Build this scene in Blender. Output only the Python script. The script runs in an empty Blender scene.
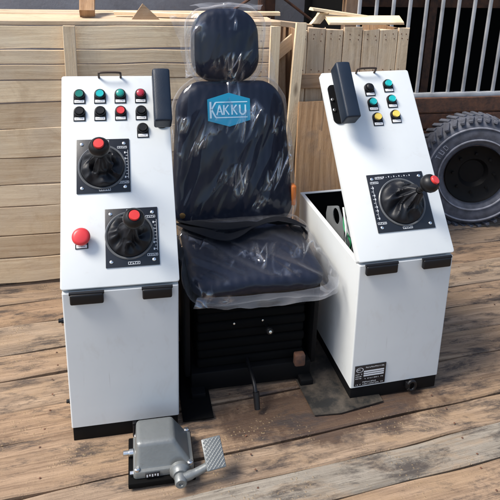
import bpy, bmesh, math, random
from mathutils import Vector, Matrix, noise, Euler
R = math.radians
random.seed(7)
scn = bpy.context.scene
col = scn.collection

# ------------------------------------------------------------------ materials
class NT:
    def __init__(s, name):
        s.m = bpy.data.materials.new(name); s.m.use_nodes = True
        s.t = s.m.node_tree; s.t.nodes.clear()
        s.out = s.t.nodes.new('ShaderNodeOutputMaterial')
    def n(s, kind, **kw):
        nd = s.t.nodes.new('ShaderNode' + kind)
        for k, v in kw.items():
            if k in nd.inputs: s.set(nd.inputs[k], v)
            else: setattr(nd, k, v)
        return nd
    def set(s, inp, v):
        if isinstance(v, bpy.types.NodeSocket): s.t.links.new(v, inp)
        else: inp.default_value = v
    def link(s, a, b): s.t.links.new(a, b)
    def mix(s, fac, a, b, mode='MIX'):
        nd = s.t.nodes.new('ShaderNodeMix'); nd.data_type = 'RGBA'; nd.blend_type = mode
        s.set(nd.inputs[0], fac); s.set(nd.inputs[6], a); s.set(nd.inputs[7], b)
        return nd.outputs[2]
    def math(s, op, a, b=0.0, c=None):
        nd = s.t.nodes.new('ShaderNodeMath'); nd.operation = op
        s.set(nd.inputs[0], a); s.set(nd.inputs[1], b)
        if c is not None: s.set(nd.inputs[2], c)
        return nd.outputs[0]
    def ramp(s, fac, stops):
        nd = s.t.nodes.new('ShaderNodeValToRGB'); s.set(nd.inputs[0], fac)
        e = nd.color_ramp.elements
        while len(e) < len(stops): e.new(.5)
        for el, (p, c) in zip(e, stops):
            el.position = p; el.color = c if isinstance(c, tuple) else (c, c, c, 1)
        return nd.outputs[0]
    def noise(s, vec, scale, detail=4, rough=.5, dist=0.0):
        nd = s.n('TexNoise', Scale=scale, Detail=detail, Roughness=rough, Distortion=dist)
        if vec is not None: s.link(vec, nd.inputs['Vector'])
        return nd.outputs[0]
    def bump(s, h, strength=.3, dist=.01):
        return s.n('Bump', Height=h, Strength=strength, Distance=dist).outputs[0]
    def coords(s, kind='Object', scale=(1, 1, 1)):
        tc = s.n('TexCoord'); mp = s.n('Mapping'); s.link(tc.outputs[kind], mp.inputs[0])
        mp.inputs['Scale'].default_value = scale
        return mp.outputs[0]
    def bsdf(s, **kw):
        b = s.n('BsdfPrincipled', **kw); s.link(b.outputs[0], s.out.inputs[0]); return b

def c4(*c): return (c[0], c[1], c[2], 1)

def simple(name, c, rough=.5, metal=0, spec=.5, bump=0, bscale=200, var=.12, vscale=8, coat=0):
    t = NT(name); o = t.coords()
    k = t.noise(o, vscale, 5)
    colr = t.mix(t.ramp(k, [(.3, 0.0), (.7, 1.0)]), c4(*[x * (1 - var) for x in c]), c4(*[min(1, x * (1 + var)) for x in c]))
    rg = t.math('MULTIPLY_ADD', t.noise(o, vscale * 3, 4), .2, rough - .1)
    b = t.bsdf(**{'Base Color': colr, 'Roughness': rg, 'Metallic': metal, 'Specular IOR Level': spec, 'Coat Weight': coat})
    if bump: t.link(t.bump(t.noise(o, bscale, 3), bump, .002), b.inputs['Normal'])
    return t.m

def paint_mat(name, c):
    t = NT(name); o = t.coords()
    big = t.noise(o, 3.0, 5, .6)
    base = t.mix(t.ramp(big, [(.35, 0.0), (.75, 1.0)]), c4(*c), c4(c[0] * .94, c[1] * .945, c[2] * .95))
    # faint smudges and specks of dirt
    sm = t.ramp(t.noise(t.coords('Object', (1, 1, .5)), 14, 8, .7, .6), [(.56, 0.0), (.80, .42)])
    base = t.mix(sm, base, c4(.46, .43, .39))
    sp = t.ramp(t.noise(o, 95, 3, .5), [(.76, 0.0), (.80, .5)])
    base = t.mix(sp, base, c4(.3, .26, .22))
    sc = t.noise(t.coords('Object', (40, 40, 1.2)), 1.5, 2, .5, .2)
    scm = t.math('MULTIPLY', t.ramp(sc, [(.71, 0.0), (.725, 1.0)]), t.ramp(t.noise(o, 2.3, 3), [(.5, 0.0), (.6, .45)]))
    base = t.mix(scm, base, c4(.36, .35, .34))
    rg = t.math('MULTIPLY_ADD', t.noise(o, 20, 6), .25, .28)
    b = t.bsdf(**{'Base Color': base, 'Roughness': rg, 'Specular IOR Level': .45})
    h = t.math('MULTIPLY_ADD', t.noise(o, 6, 2), 7.0, t.noise(o, 320, 2))
    t.link(t.bump(h, .12, .0015), b.inputs['Normal'])
    return t.m

def wood_mat(name, light, dark, stain=(.1, .075, .055), stain_amt=.3, grey=0.2, rough=.75, grain=1.0, chew=0.0, greyc=(.34, .33, .32)):
    t = NT(name)
    uv = t.n('UVMap').outputs[0]
    def mp(sx, sy):
        m = t.n('Mapping'); t.link(uv, m.inputs[0]); m.inputs['Scale'].default_value = (sx, sy, 1); return m.outputs[0]
    warp = t.noise(mp(1.6, 5), 1.0, 3)
    vm = t.n('VectorMath', operation='MULTIPLY_ADD')
    t.link(warp, vm.inputs[0]); vm.inputs[1].default_value = (0, .05, 0); t.link(uv, vm.inputs[2])
    m2 = t.n('Mapping'); t.link(vm.outputs[0], m2.inputs[0]); m2.inputs['Scale'].default_value = (2.2, 55, 1)
    g1 = t.noise(m2.outputs[0], 1.0, 6, .65, .3)
    m3 = t.n('Mapping'); t.link(vm.outputs[0], m3.inputs[0]); m3.inputs['Scale'].default_value = (6, 300, 1)
    g2 = t.noise(m3.outputs[0], 1.0, 3, .6)
    g = t.math('MULTIPLY_ADD', g2, .35, t.math('MULTIPLY', g1, .75))
    c = t.mix(t.ramp(g, [(.33, 0.0), (.68, 1.0)]), c4(*dark), c4(*light))
    tone = t.n('Attribute', attribute_name='tone').outputs[2]
    c = t.mix(1.0, c, t.ramp(tone, [(0.0, c4(.52, .46, .42)), (.5, c4(.90, .87, .84)), (1.0, c4(1.12, 1.1, 1.06))]), 'MULTIPLY')
    # knots
    vo = t.n('TexVoronoi', Scale=1.0, Randomness=1.0); t.link(mp(2.6, 7.5), vo.inputs['Vector'])
    kn = t.ramp(vo.outputs['Distance'], [(.05, 1.0), (.13, 0.0)])
    c = t.mix(t.math('MULTIPLY', kn, .8), c, c4(.13, .07, .035))
    # greyed and stained areas in world-sized blotches
    o = t.coords('Object')
    gr = t.ramp(t.noise(o, 2.7, 6, .65, .5), [(.46, 0.0), (.66, 1.0)])
    c = t.mix(t.math('MULTIPLY', gr, grey), c, c4(*greyc))
    st = t.ramp(t.noise(o, 4.1, 8, .7, .8), [(.52, 0.0), (.66, 1.0)])
    c = t.mix(t.math('MULTIPLY', st, stain_amt), c, c4(*stain))
    fs = t.ramp(t.noise(o, 40, 6, .75), [(.62, 0.0), (.72, 1.0)])
    c = t.mix(t.math('MULTIPLY', fs, stain_amt * .7), c, c4(*stain))
    b = t.bsdf(**{'Base Color': c, 'Roughness': rough, 'Specular IOR Level': .3})
    h = t.math('MULTIPLY_ADD', t.noise(o, 60, 5, .7), .5 + chew, g)
    t.link(t.bump(h, .55 * grain, .004), b.inputs['Normal'])
    return t.m

def deck_mat():
    t = NT('deck_wood'); uv = t.n('UVMap').outputs[0]
    def mp(sx, sy):
        m = t.n('Mapping'); t.link(uv, m.inputs[0]); m.inputs['Scale'].default_value = (sx, sy, 1); return m.outputs[0]
    g1 = t.noise(mp(1.7, 30), 1.0, 7, .68, .8)
    g2 = t.noise(mp(5, 170), 1.0, 4, .6)
    g3 = t.noise(mp(9, 520), 1.0, 2, .6)
    g = t.math('MULTIPLY_ADD', g3, .22, t.math('MULTIPLY_ADD', g2, .38, t.math('MULTIPLY', g1, .5)))
    c = t.mix(t.ramp(g, [(.38, 0.0), (.66, 1.0)]), c4(.095, .050, .027), c4(.37, .245, .15))
    tone = t.n('Attribute', attribute_name='tone').outputs[2]
    c = t.mix(tone, c, t.mix(t.ramp(g, [(.4, 0.0), (.64, 1.0)]), c4(.13, .11, .085), c4(.28, .25, .205)))
    o = t.coords('Object')
    oe = t.coords('Object', (.45, 1.5, 1))
    # pale dried patches, brown damp patches, black mould
    p = t.ramp(t.noise(oe, 4.2, 9, .72, .5), [(.50, 0.0), (.62, 1.0)])
    c = t.mix(t.math('MULTIPLY', p, .5), c, c4(.30, .20, .115))
    # the brown wet stain under and in front of the seat
    geo = t.n('NewGeometry'); sep = t.n('SeparateXYZ'); t.link(geo.outputs['Position'], sep.inputs[0])
    dx = t.math('POWER', t.math('DIVIDE', t.math('SUBTRACT', sep.outputs[0], .98), .56), 2.0)
    dy = t.math('POWER', t.math('DIVIDE', t.math('SUBTRACT', sep.outputs[1], -.01), .19), 2.0)
    d = t.math('ADD', t.math('ADD', dx, dy), t.math('MULTIPLY', t.math('SUBTRACT', t.noise(o, 8, 7, .7), .5), 2.4))
    wet = t.ramp(d, [(.45, 1.0), (1.2, 0.0)])
    c = t.mix(t.math('MULTIPLY', wet, .82), c, c4(.045, .025, .018))
    mo = t.ramp(t.noise(oe, 7.5, 10, .78, .3), [(.50, 0.0), (.61, 1.0)])
    c = t.mix(t.math('MULTIPLY', mo, .85), c, c4(.04, .032, .030))
    sp = t.ramp(t.noise(o, 48, 6, .8), [(.60, 0.0), (.68, 1.0)])
    c = t.mix(t.math('MULTIPLY', sp, .45), c, c4(.05, .036, .026))
    ch = t.n('TexVoronoi', Scale=70.0); t.link(o, ch.inputs['Vector'])
    chips = t.math('MULTIPLY', t.ramp(ch.outputs['Distance'], [(.12, 1.0), (.3, 0.0)]), t.ramp(t.noise(o, 5, 4), [(.5, 0.0), (.62, 1.0)]))
    c = t.mix(t.math('MULTIPLY', chips, .7), c, c4(.28, .20, .11))
    rg = t.math('MULTIPLY_ADD', wet, -.25, .75)
    b = t.bsdf(**{'Base Color': c, 'Roughness': rg, 'Specular IOR Level': .35})
    h = t.math('ADD', t.math('MULTIPLY', t.noise(o, 30, 7, .75), .8), t.math('MULTIPLY_ADD', chips, .4, g))
    t.link(t.bump(h, .7, .006), b.inputs['Normal'])
    return t.m

def vinyl_mat():
    t = NT('navy_seat_vinyl'); o = t.coords()
    k = t.noise(o, 5, 5, .6)
    c = t.mix(k, c4(.0025, .0045, .012), c4(.006, .010, .026))
    w = t.n('TexWave', Scale=9.0, Distortion=.6, Detail=2.0); w.bands_direction = 'X'; t.link(o, w.inputs['Vector'])
    b = t.bsdf(**{'Base Color': c, 'Roughness': .5, 'Specular IOR Level': .22})
    h = t.math('MULTIPLY_ADD', w.outputs[1], .5, t.math('ADD', t.math('MULTIPLY', t.noise(o, 9, 4), 3.0), t.math('MULTIPLY', t.noise(o, 600, 2), .15)))
    t.link(t.bump(h, .35, .006), b.inputs['Normal'])
    return t.m

def film_mat(name='clear_plastic_film', base=.0015):
    t = NT(name)
    tr = t.n('BsdfTransparent'); tr.inputs[0].default_value = (.97, .975, .99, 1)
    def stretch(rot, sc):
        tc = t.n('TexCoord'); a = t.n('Mapping'); t.link(tc.outputs['Object'], a.inputs[0]); a.inputs['Rotation'].default_value = (0, 0, R(rot))
        b = t.n('Mapping'); t.link(a.outputs[0], b.inputs[0]); b.inputs['Scale'].default_value = sc; return b.outputs[0]
    def ridge(vec, scale, k, dist=.5):
        n = t.noise(vec, scale, 2, .5, dist)
        return t.math('MAXIMUM', t.math('SUBTRACT', 1.0, t.math('MULTIPLY', t.math('ABSOLUTE', t.math('SUBTRACT', n, .5)), k)), 0.0)
    c1 = ridge(stretch(24, (3.2, .55, 2)), 3.6, 15.0, .25); c2 = ridge(stretch(8, (2.4, .5, 2)), 5.0, 14.0, .4)
    area = t.ramp(t.noise(t.coords(), 5.5, 3, .5), [(.50, 0.0), (.66, 1.0)])
    cr = t.math('MULTIPLY', t.math('MAXIMUM', t.math('POWER', c1, 2.0), t.math('POWER', c2, 2.0)), area)
    h = t.math('MULTIPLY_ADD', t.noise(stretch(20, (2.4, .6, 2)), 5, 2, .45, .4), .9, t.math('MULTIPLY', cr, .8))
    bump = t.bump(h, .9, .010)
    gl = t.n('BsdfGlossy', Roughness=.075); gl.inputs[0].default_value = (.95, .97, 1, 1); t.link(bump, gl.inputs['Normal'])
    df = t.n('BsdfDiffuse'); df.inputs[0].default_value = (.78, .80, .85, 1)
    tl = t.n('BsdfTranslucent'); tl.inputs[0].default_value = (.75, .77, .82, 1)
    milk = t.n('MixShader'); milk.inputs[0].default_value = .4; t.link(df.outputs[0], milk.inputs[1]); t.link(tl.outputs[0], milk.inputs[2])
    lw = t.n('LayerWeight'); lw.inputs[0].default_value = .25
    m1 = t.n('MixShader'); t.link(t.math('MULTIPLY_ADD', cr, .14, t.math('MULTIPLY_ADD', t.math('POWER', lw.outputs[1], 2.0), .45, base)), m1.inputs[0])  # crease streaks also whitened in colour, bright whatever the light
    t.link(tr.outputs[0], m1.inputs[1]); t.link(milk.outputs[0], m1.inputs[2])
    m2 = t.n('MixShader'); t.link(t.math('MULTIPLY_ADD', cr, .35, t.math('MULTIPLY_ADD', lw.outputs[0], .28, .014)), m2.inputs[0])
    t.link(m1.outputs[0], m2.inputs[1]); t.link(gl.outputs[0], m2.inputs[2])
    t.link(m2.outputs[0], t.out.inputs[0])
    return t.m

def wall_mat():
    t = NT('grey_cement_render'); o = t.coords()
    c = t.mix(t.ramp(t.noise(o, 1.6, 8, .7, .5), [(.35, 0.0), (.68, 1.0)]), c4(.42, .40, .40), c4(.26, .235, .23))
    c = t.mix(t.ramp(t.noise(o, 9, 8, .75), [(.55, 0.0), (.75, .6)]), c, c4(.33, .25, .2))
    b = t.bsdf(**{'Base Color': c, 'Roughness': .85})
    t.link(t.bump(t.noise(o, 25, 8, .7), .4, .01), b.inputs['Normal'])
    return t.m

def rust_mat():
    t = NT('brown_rusty_steel'); o = t.coords()
    c = t.mix(t.ramp(t.noise(o, 14, 8, .7), [(.35, 0.0), (.68, 1.0)]), c4(.055, .03, .022), c4(.17, .07, .035))
    b = t.bsdf(**{'Base Color': c, 'Roughness': .8})
    t.link(t.bump(t.noise(o, 60, 6, .7), .5, .004), b.inputs['Normal'])
    return t.m

def cast_mat():
    t = NT('grey_hammered_casting'); o = t.coords()
    c = t.mix(t.noise(o, 12, 6, .7), c4(.13, .14, .14), c4(.20, .21, .205))
    c = t.mix(t.ramp(t.noise(o, 26, 7, .75), [(.62, 0.0), (.74, .7)]), c, c4(.13, .11, .09))
    b = t.bsdf(**{'Base Color': c, 'Roughness': .42, 'Metallic': .35, 'Coat Weight': .15, 'Coat Roughness': .3})
    t.link(t.bump(t.noise(o, 120, 4), .25, .002), b.inputs['Normal'])
    return t.m

def plate_steel_mat():
    t = NT('dark_dusty_steel'); o = t.coords()
    c = t.mix(t.ramp(t.noise(o, 11, 8, .7), [(.42, 0.0), (.7, 1.0)]), c4(.022, .022, .021), c4(.11, .09, .07))
    rg = t.math('MULTIPLY_ADD', t.noise(o, 8, 6), .4, .2)
    b = t.bsdf(**{'Base Color': c, 'Roughness': rg, 'Metallic': .2})
    t.link(t.bump(t.noise(o, 40, 6, .7), .2, .003), b.inputs['Normal'])
    return t.m

M = dict(
    paint=paint_mat('white_painted_steel', (.60, .62, .615)),
    black_steel=simple('black_painted_steel', (.0035, .0035, .004), .6, spec=.15, bump=.1),
    black_plastic=simple('black_plastic', (.005, .005, .006), .42, spec=.35, bump=.05),
    matte_black=simple('matte_black_rubber', (.004, .004, .004), .85, spec=.06, bump=.3, bscale=60),
    deep_black=simple('unlit_interior_black', (.004, .004, .004), .8, spec=.1),  # near-black colour stands for the missing light inside cabinets and shed
    boot=simple('black_boot_leather', (.006, .007, .010), .46, spec=.3, bump=.25, bscale=90),
    grey_ink=simple('grey_ink', (.16, .16, .17), .6),
    ring=simple('grey_ring', (.10, .105, .11), .3),
    plate=simple('black_engraved_plate', (.010, .011, .014), .32, bump=.03),
    mark=simple('white_engraving', (.62, .64, .66), .5),
    label=simple('white_label', (.78, .78, .78), .5, var=.04),
    green=simple('green_lens', (.005, .16, .12), .22, coat=.5),
    teal=simple('teal_lens', (.01, .40, .40), .22, coat=.5),
    sea=simple('sea_green_lens', (.008, .26, .21), .25, coat=.4),
    redlens=simple('dark_red_lens', (.38, .012, .03), .25, coat=.5),
    red=simple('red_plastic', (.62, .035, .03), .38, coat=.2),
    coral=simple('coral_red_plastic', (.58, .035, .04), .38),
    yellow=simple('yellow_plastic', (.75, .55, .10), .35, coat=.2),
    navy=simple('blue_black_armrest_vinyl', (.010, .017, .030), .45, spec=.3, bump=.18, bscale=260),
    vinyl=vinyl_mat(), film=film_mat(), film_loose=film_mat('loose_plastic_film', .13),
    belt=simple('black_webbing', (.004, .005, .008), .7, spec=.25, bump=.4, bscale=500),
    chrome=simple('zinc_plated_steel', (.72, .72, .70), .28, metal=1),
    steel=simple('galvanised_sheet', (.50, .53, .55), .4, metal=.7, bump=.05),
    brass=simple('brass_buckle', (.62, .36, .14), .35, metal=1),
    orange=simple('orange_plastic', (.75, .20, .03), .5),
    handle=simple('brown_oxidised_handle', (.055, .035, .025), .5, metal=.3),
    logo=simple('cyan_print', (.004, .25, .42), .45, var=.06),
    logo_white=simple('pale_blue_print', (.50, .68, .78), .45, var=.05),
    wood=wood_mat('pale_crate_wood', (.90, .74, .51), (.62, .45, .28), stain_amt=.3, stain=(.34, .20, .10), grey=.32, greyc=(.66, .58, .47)),
    wood_grey=wood_mat('weathered_crate_wood', (.74, .59, .41), (.44, .31, .19), stain_amt=.3, stain=(.20, .12, .06), grey=.4, greyc=(.54, .47, .39)),
    wood_brown=wood_mat('reddish_crate_wood', (.50, .32, .18), (.24, .13, .06), stain_amt=.4, grey=.25),
    deck=deck_mat(), wall=wall_mat(), rust=rust_mat(), cast=cast_mat(), sheet=plate_steel_mat(),
    bar=simple('off_white_painted_bars', (.46, .46, .46), .55, var=.3, bump=.1, bscale=40),
    tyre=simple('dusty_tyre_rubber', (.07, .075, .095), .7, var=.4, vscale=20, bump=.3, bscale=80),
    tyre_pale=simple('pale_tyre_marking', (.22, .23, .27), .7, var=.3, vscale=20),
    earth=simple('dark_earth', (.10, .075, .055), .9, var=.3, bump=.5, bscale=30),
    pvc_green=simple('green_cable', (.03, .25, .10), .4), pvc_white=simple('white_cable', (.7, .7, .68), .4),
)

# ------------------------------------------------------------------ object helpers
def finish(name, bm, mat, parent=None, loc=(0, 0, 0), rot=(0, 0, 0), smooth=True, angle=40):
    bmesh.ops.recalc_face_normals(bm, faces=bm.faces)
    me = bpy.data.meshes.new(name); bm.to_mesh(me); bm.free()
    me.materials.append(M[mat])
    if smooth:
        for p in me.polygons: p.use_smooth = True
        try: me.set_sharp_from_angle(angle=R(angle))
        except Exception: pass
    o = bpy.data.objects.new(name, me); col.objects.link(o)
    o.location = loc; o.rotation_euler = rot; o.parent = parent
    return o
def tag(o, label=None, cat=None, group=None, kind=None):
    if label: o['label'] = label
    if cat: o['category'] = cat
    if group: o['group'] = group
    if kind: o['kind'] = kind
    return o
def empty(name, loc=(0, 0, 0), rot=(0, 0, 0), label=None, cat=None, group=None):
    o = bpy.data.objects.new(name, None); col.objects.link(o)
    o.empty_display_size = .1; o.location = loc; o.rotation_euler = rot
    return tag(o, label, cat, group)

def box(bm, x0, x1, y0, y1, z0, z1, bev=.002, mat=None, seg=2):
    r = bmesh.ops.create_cube(bm, size=1)
    vs = r['verts']
    for v in vs:
        v.co = Vector(((x0 + x1) / 2 + v.co.x * (x1 - x0), (y0 + y1) / 2 + v.co.y * (y1 - y0), (z0 + z1) / 2 + v.co.z * (z1 - z0)))
    if bev:
        es = list({e for v in vs for e in v.link_edges})
        rb = bmesh.ops.bevel(bm, geom=es, offset=bev, segments=seg, profile=.5, affect='EDGES')
        vs = list({v for f in rb['faces'] for v in f.verts} | {v for v in vs if v.is_valid})
    if mat is not None:
        bmesh.ops.transform(bm, matrix=mat, verts=vs)
    return vs
def lathe(bm, prof, c=(0, 0, 0), axis=(0, 0, 1), seg=32, wob=None):
    """prof: list of (radius, height); revolve about axis through c."""
    q = Vector((0, 0, 1)).rotation_difference(Vector(axis).normalized()); c = Vector(c)
    rings = []
    for (r, h) in prof:
        if r < 1e-6: rings.append([bm.verts.new(c + q @ Vector((0, 0, h)))]); continue
        ring = []
        for i in range(seg):
            a = 2 * math.pi * i / seg; p = Vector((r * math.cos(a), r * math.sin(a), h))
            if wob: p = wob(p, a, r, h)
            ring.append(bm.verts.new(c + q @ p))
        rings.append(ring)
    for A, B in zip(rings, rings[1:]):
        if len(A) == 1 and len(B) == 1: continue
        for i in range(seg):
            j = (i + 1) % seg
            if len(A) == 1: bm.faces.new((A[0], B[i], B[j]))
            elif len(B) == 1: bm.faces.new((A[i], A[j], B[0]))
            else: bm.faces.new((A[i], A[j], B[j], B[i]))
def tube(bm, pts, r, seg=10, caps=True):
    pts = [Vector(p) for p in pts]; rings = []
    n = len(pts); rr = r if isinstance(r, (list, tuple)) else [r] * n
    t0 = (pts[1] - pts[0]).normalized()
    up = Vector((0, 0, 1)) if abs(t0.z) < .9 else Vector((1, 0, 0))
    for i, p in enumerate(pts):
        t = (pts[min(i + 1, n - 1)] - pts[max(i - 1, 0)]).normalized()
        s = t.cross(up).normalized(); up = s.cross(t).normalized()
        rings.append([bm.verts.new(p + (s * math.cos(a) + up * math.sin(a)) * rr[i]) for a in [2 * math.pi * k / seg for k in range(seg)]])
    for A, B in zip(rings, rings[1:]):
        for i in range(seg):
            j = (i + 1) % seg; bm.faces.new((A[i], A[j], B[j], B[i]))
    if caps:
        bm.faces.new(rings[0]); bm.faces.new(rings[-1])
def smooth_path(pts, n=6):
    pts = [Vector(p) for p in pts]; out = []
    P = [pts[0] * 2 - pts[1]] + pts + [pts[-1] * 2 - pts[-2]]
    for i in range(1, len(P) - 2):
        for k in range(n):
            t = k / n; a, b, c, d = P[i - 1], P[i], P[i + 1], P[i + 2]
            out.append(.5 * ((2 * b) + (c - a) * t + (2 * a - 5 * b + 4 * c - d) * t * t + (3 * b - a - 3 * c + d) * t ** 3))
    out.append(pts[-1]); return out
def rrect(w, h, rc, n=8, m=10):
    """points of a rounded rectangle, counter-clockwise; straight runs subdivided."""
    rc = max(1e-4, min(rc, w / 2 - 1e-5, h / 2 - 1e-5)); pts = []
    cs = [(w / 2 - rc, h / 2 - rc, 0), (-w / 2 + rc, h / 2 - rc, 90), (-w / 2 + rc, -h / 2 + rc, 180), (w / 2 - rc, -h / 2 + rc, 270)]
    for k, (cx, cy, a0) in enumerate(cs):
        for i in range(n + 1):
            a = R(a0 + 90 * i / n); pts.append((cx + rc * math.cos(a), cy + rc * math.sin(a)))
        nx, ny, a1 = cs[(k + 1) % 4]
        e = pts[-1]; s = (nx + rc * math.cos(R(a1)), ny + rc * math.sin(R(a1)))
        for i in range(1, m):
            pts.append((e[0] + (s[0] - e[0]) * i / m, e[1] + (s[1] - e[1]) * i / m))
    return pts
def pad(bm, w, h, t, rc, re, bulge=.02, n=8, m=10, taper=0.0, rings=8, disp=None, back=True):
    """upholstered pad: lies in local xy, front towards +z, thickness t"""
    prof = []
    if back: prof += [(re * 2.5, -t)]
    for i in range(6): a = R(-90 + 90 * i / 5); prof.append((re * (1 - math.cos(a)), -t + re + re * math.sin(a)))
    for i in range(0, 7): a = R(90 * i / 6); prof.append((re * (1 - math.cos(a)), -re + re * math.sin(a)))
    mx = min(w, h) / 2
    for i in range(1, rings + 1):
        f = i / rings; prof.append((re + (mx - re) * f * .97, bulge * (1 - (1 - f) ** 2.2)))
    rr = []
    for (ins, z) in prof:
        ring = []
        for (x, y) in rrect(max(w - 2 * ins, .004), max(h - 2 * ins, .004), rc - ins * .8, n, m):
            x *= 1 - taper * (y / h + .5)
            p = Vector((x, y, z))
            if disp: p = disp(p, z > -t + re)
            ring.append(bm.verts.new(p))
        rr.append(ring)
    N = len(rr[0])
    for A, B in zip(rr, rr[1:]):
        for i in range(N):
            j = (i + 1) % N; bm.faces.new((A[i], A[j], B[j], B[i]))
    bm.faces.new(rr[-1]); bm.faces.new(rr[0])
def board(bm, o, L, W, T, tone=None, seg=8, jit=.0015, bev=.002, ends=.004):
    """a sawn board: o = corner, L/W/T = vectors of its length, width and thickness"""
    uvl = bm.loops.layers.uv.verify(); cl = bm.verts.layers.float_color.get('tone') or bm.verts.layers.float_color.new('tone')
    o = Vector(o); L = Vector(L); W = Vector(W); T = Vector(T)
    lw, lt, ll = W.length, T.length, L.length
    if tone is None: tone = random.random()
    b = min(bev, lt * .3)
    cs = [(b, 0), (lw - b, 0), (lw, b), (lw, lt - b), (lw - b, lt), (b, lt), (0, lt - b), (0, b)]
    per = [0]
    for i in range(8):
        a, c = cs[i], cs[(i + 1) % 8]; per.append(per[-1] + math.hypot(a[0] - c[0], a[1] - c[1]))
    Wn, Tn, Ln = W.normalized(), T.normalized(), L.normalized()
    u0, v0 = random.uniform(0, 40), random.uniform(0, 40); sd = random.uniform(0, 99)
    rings = []
    for i in range(seg + 1):
        f = i / seg; ring = []
        for (x, y) in cs:
            p = o + Ln * (ll * f) + Wn * x + Tn * y
            k = noise.noise_vector(Vector((f * ll * 4, x * 7 + sd, y * 3)))
            p += (Wn * k.x + Tn * k.y * .5) * jit * 2
            if i in (0, seg): p += Ln * random.uniform(-ends, ends) * .5
            v = bm.verts.new(p); v[cl] = (tone, tone, tone, 1); ring.append(v)
        rings.append(ring)
    for i in range(seg):
        for k in range(8):
            j = (k + 1) % 8
            fc = bm.faces.new((rings[i][k], rings[i][j], rings[i + 1][j], rings[i + 1][k]))
            uvs = [(u0 + ll * i / seg, v0 + per[k]), (u0 + ll * i / seg, v0 + per[k + 1]), (u0 + ll * (i + 1) / seg, v0 + per[k + 1]), (u0 + ll * (i + 1) / seg, v0 + per[k])]
            for lp, uv in zip(fc.loops, uvs): lp[uvl].uv = uv
    for ring in (rings[0], rings[-1]):
        fc = bm.faces.new(ring)
        for lp, (x, y) in zip(fc.loops, cs): lp[uvl].uv = (u0 + y * .3, v0 + x)

# ------------------------------------------------------------------ operator consoles
W, H, PL, LEN, DEP = .385, .614, .062, .788, .723

def label_bits(bm, x, y, w, h, z, n=5, rnd=random):
    """a tiny engraved word box: outline and letter-like strokes"""
    t = .0012
    for (a, b, c, d) in ((x - w / 2, x + w / 2, y - h / 2, y - h / 2 + t), (x - w / 2, x + w / 2, y + h / 2 - t, y + h / 2), (x - w / 2, x - w / 2 + t, y - h / 2, y + h / 2), (x + w / 2 - t, x + w / 2, y - h / 2, y + h / 2)):
        box(bm, a, b, c, d, z, z + .0006, 0)
    st = w / (n + 1)
    for i in range(n):
        cx = x - w / 2 + st * (i + .9)
        box(bm, cx, cx + .0014, y - h * .28, y + h * .28, z, z + .0005, 0)
        yy = y + rnd.choice([-.28, 0, .2]) * h
        box(bm, cx + .0015, cx + st * .55, yy, yy + .0014, z, z + .0005, 0)

def push_button(root, u, v, cap_mat, th, label, tall=.016, r=.0150, lens=True, mush=False):
    loc = (u, v * math.cos(th), HB + v * math.sin(th)); rot = (th, 0, 0)
    bm = bmesh.new()
    # legend holder: round head with a square foot
    rr = .0215; pts = [(rr * math.cos(R(a)), rr * math.sin(R(a))) for a in range(0, 181, 12)] + [(-rr, -.036), (rr, -.036)]
    lo = [bm.verts.new((x, y, .0)) for x, y in pts]; hi = [bm.verts.new((x * .97, y * .985, .0035)) for x, y in pts]
    bm.faces.new(hi); n = len(pts)
    for i in range(n): bm.faces.new((lo[i], lo[(i + 1) % n], hi[(i + 1) % n], hi[i]))
    lathe(bm, [(.0205, .003), (.0205, .009), (.019, .0115), (.0165, .012), (.0165, .0085)], seg=28)
    ob = finish('push_button', bm, 'black_plastic', root, loc, rot); tag(ob, label)
    bm = bmesh.new()
    if mush: lathe(bm, [(.013, .008), (.014, .018), (.028, .022), (.0305, .028), (.0300, .034), (.026, .0395), (.018, .042), (0, .0428)], seg=36)
    elif lens: lathe(bm, [(r, .008), (r, tall), (r * .93, tall + .0025), (r * .7, tall + .0045), (0, tall + .0055)], seg=28)
    else: lathe(bm, [(r * .97, .008), (r * .97, tall), (r * .9, tall + .002), (r * .84, tall + .0012), (0, tall + .0010)], seg=28)
    finish('button_cap', bm, cap_mat, ob, (0, 0, 0), (0, 0, 0))
    bm = bmesh.new(); box(bm, -.0175, .0175, -.0335, -.0225, .0036, .0048, .0004)
    lb = finish('label_plate', bm, 'label', ob)
    bm = bmesh.new(); bm.from_mesh(lb.data); n0 = len(bm.faces); x = -.0135
    while x < .012:
        wd = random.uniform(.0015, .0045); q = -.028 + random.uniform(-.0004, .0004)
        box(bm, x, x + wd, q - .0016, q + .0016, .0048, .0051, 0); x += wd + .0016
    bm.faces.ensure_lookup_table()
    for f_ in bm.faces[n0:]: f_.material_index = 1
    lb.data.materials.append(M['grey_ink']); bm.to_mesh(lb.data); bm.free()
    return ob

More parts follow.
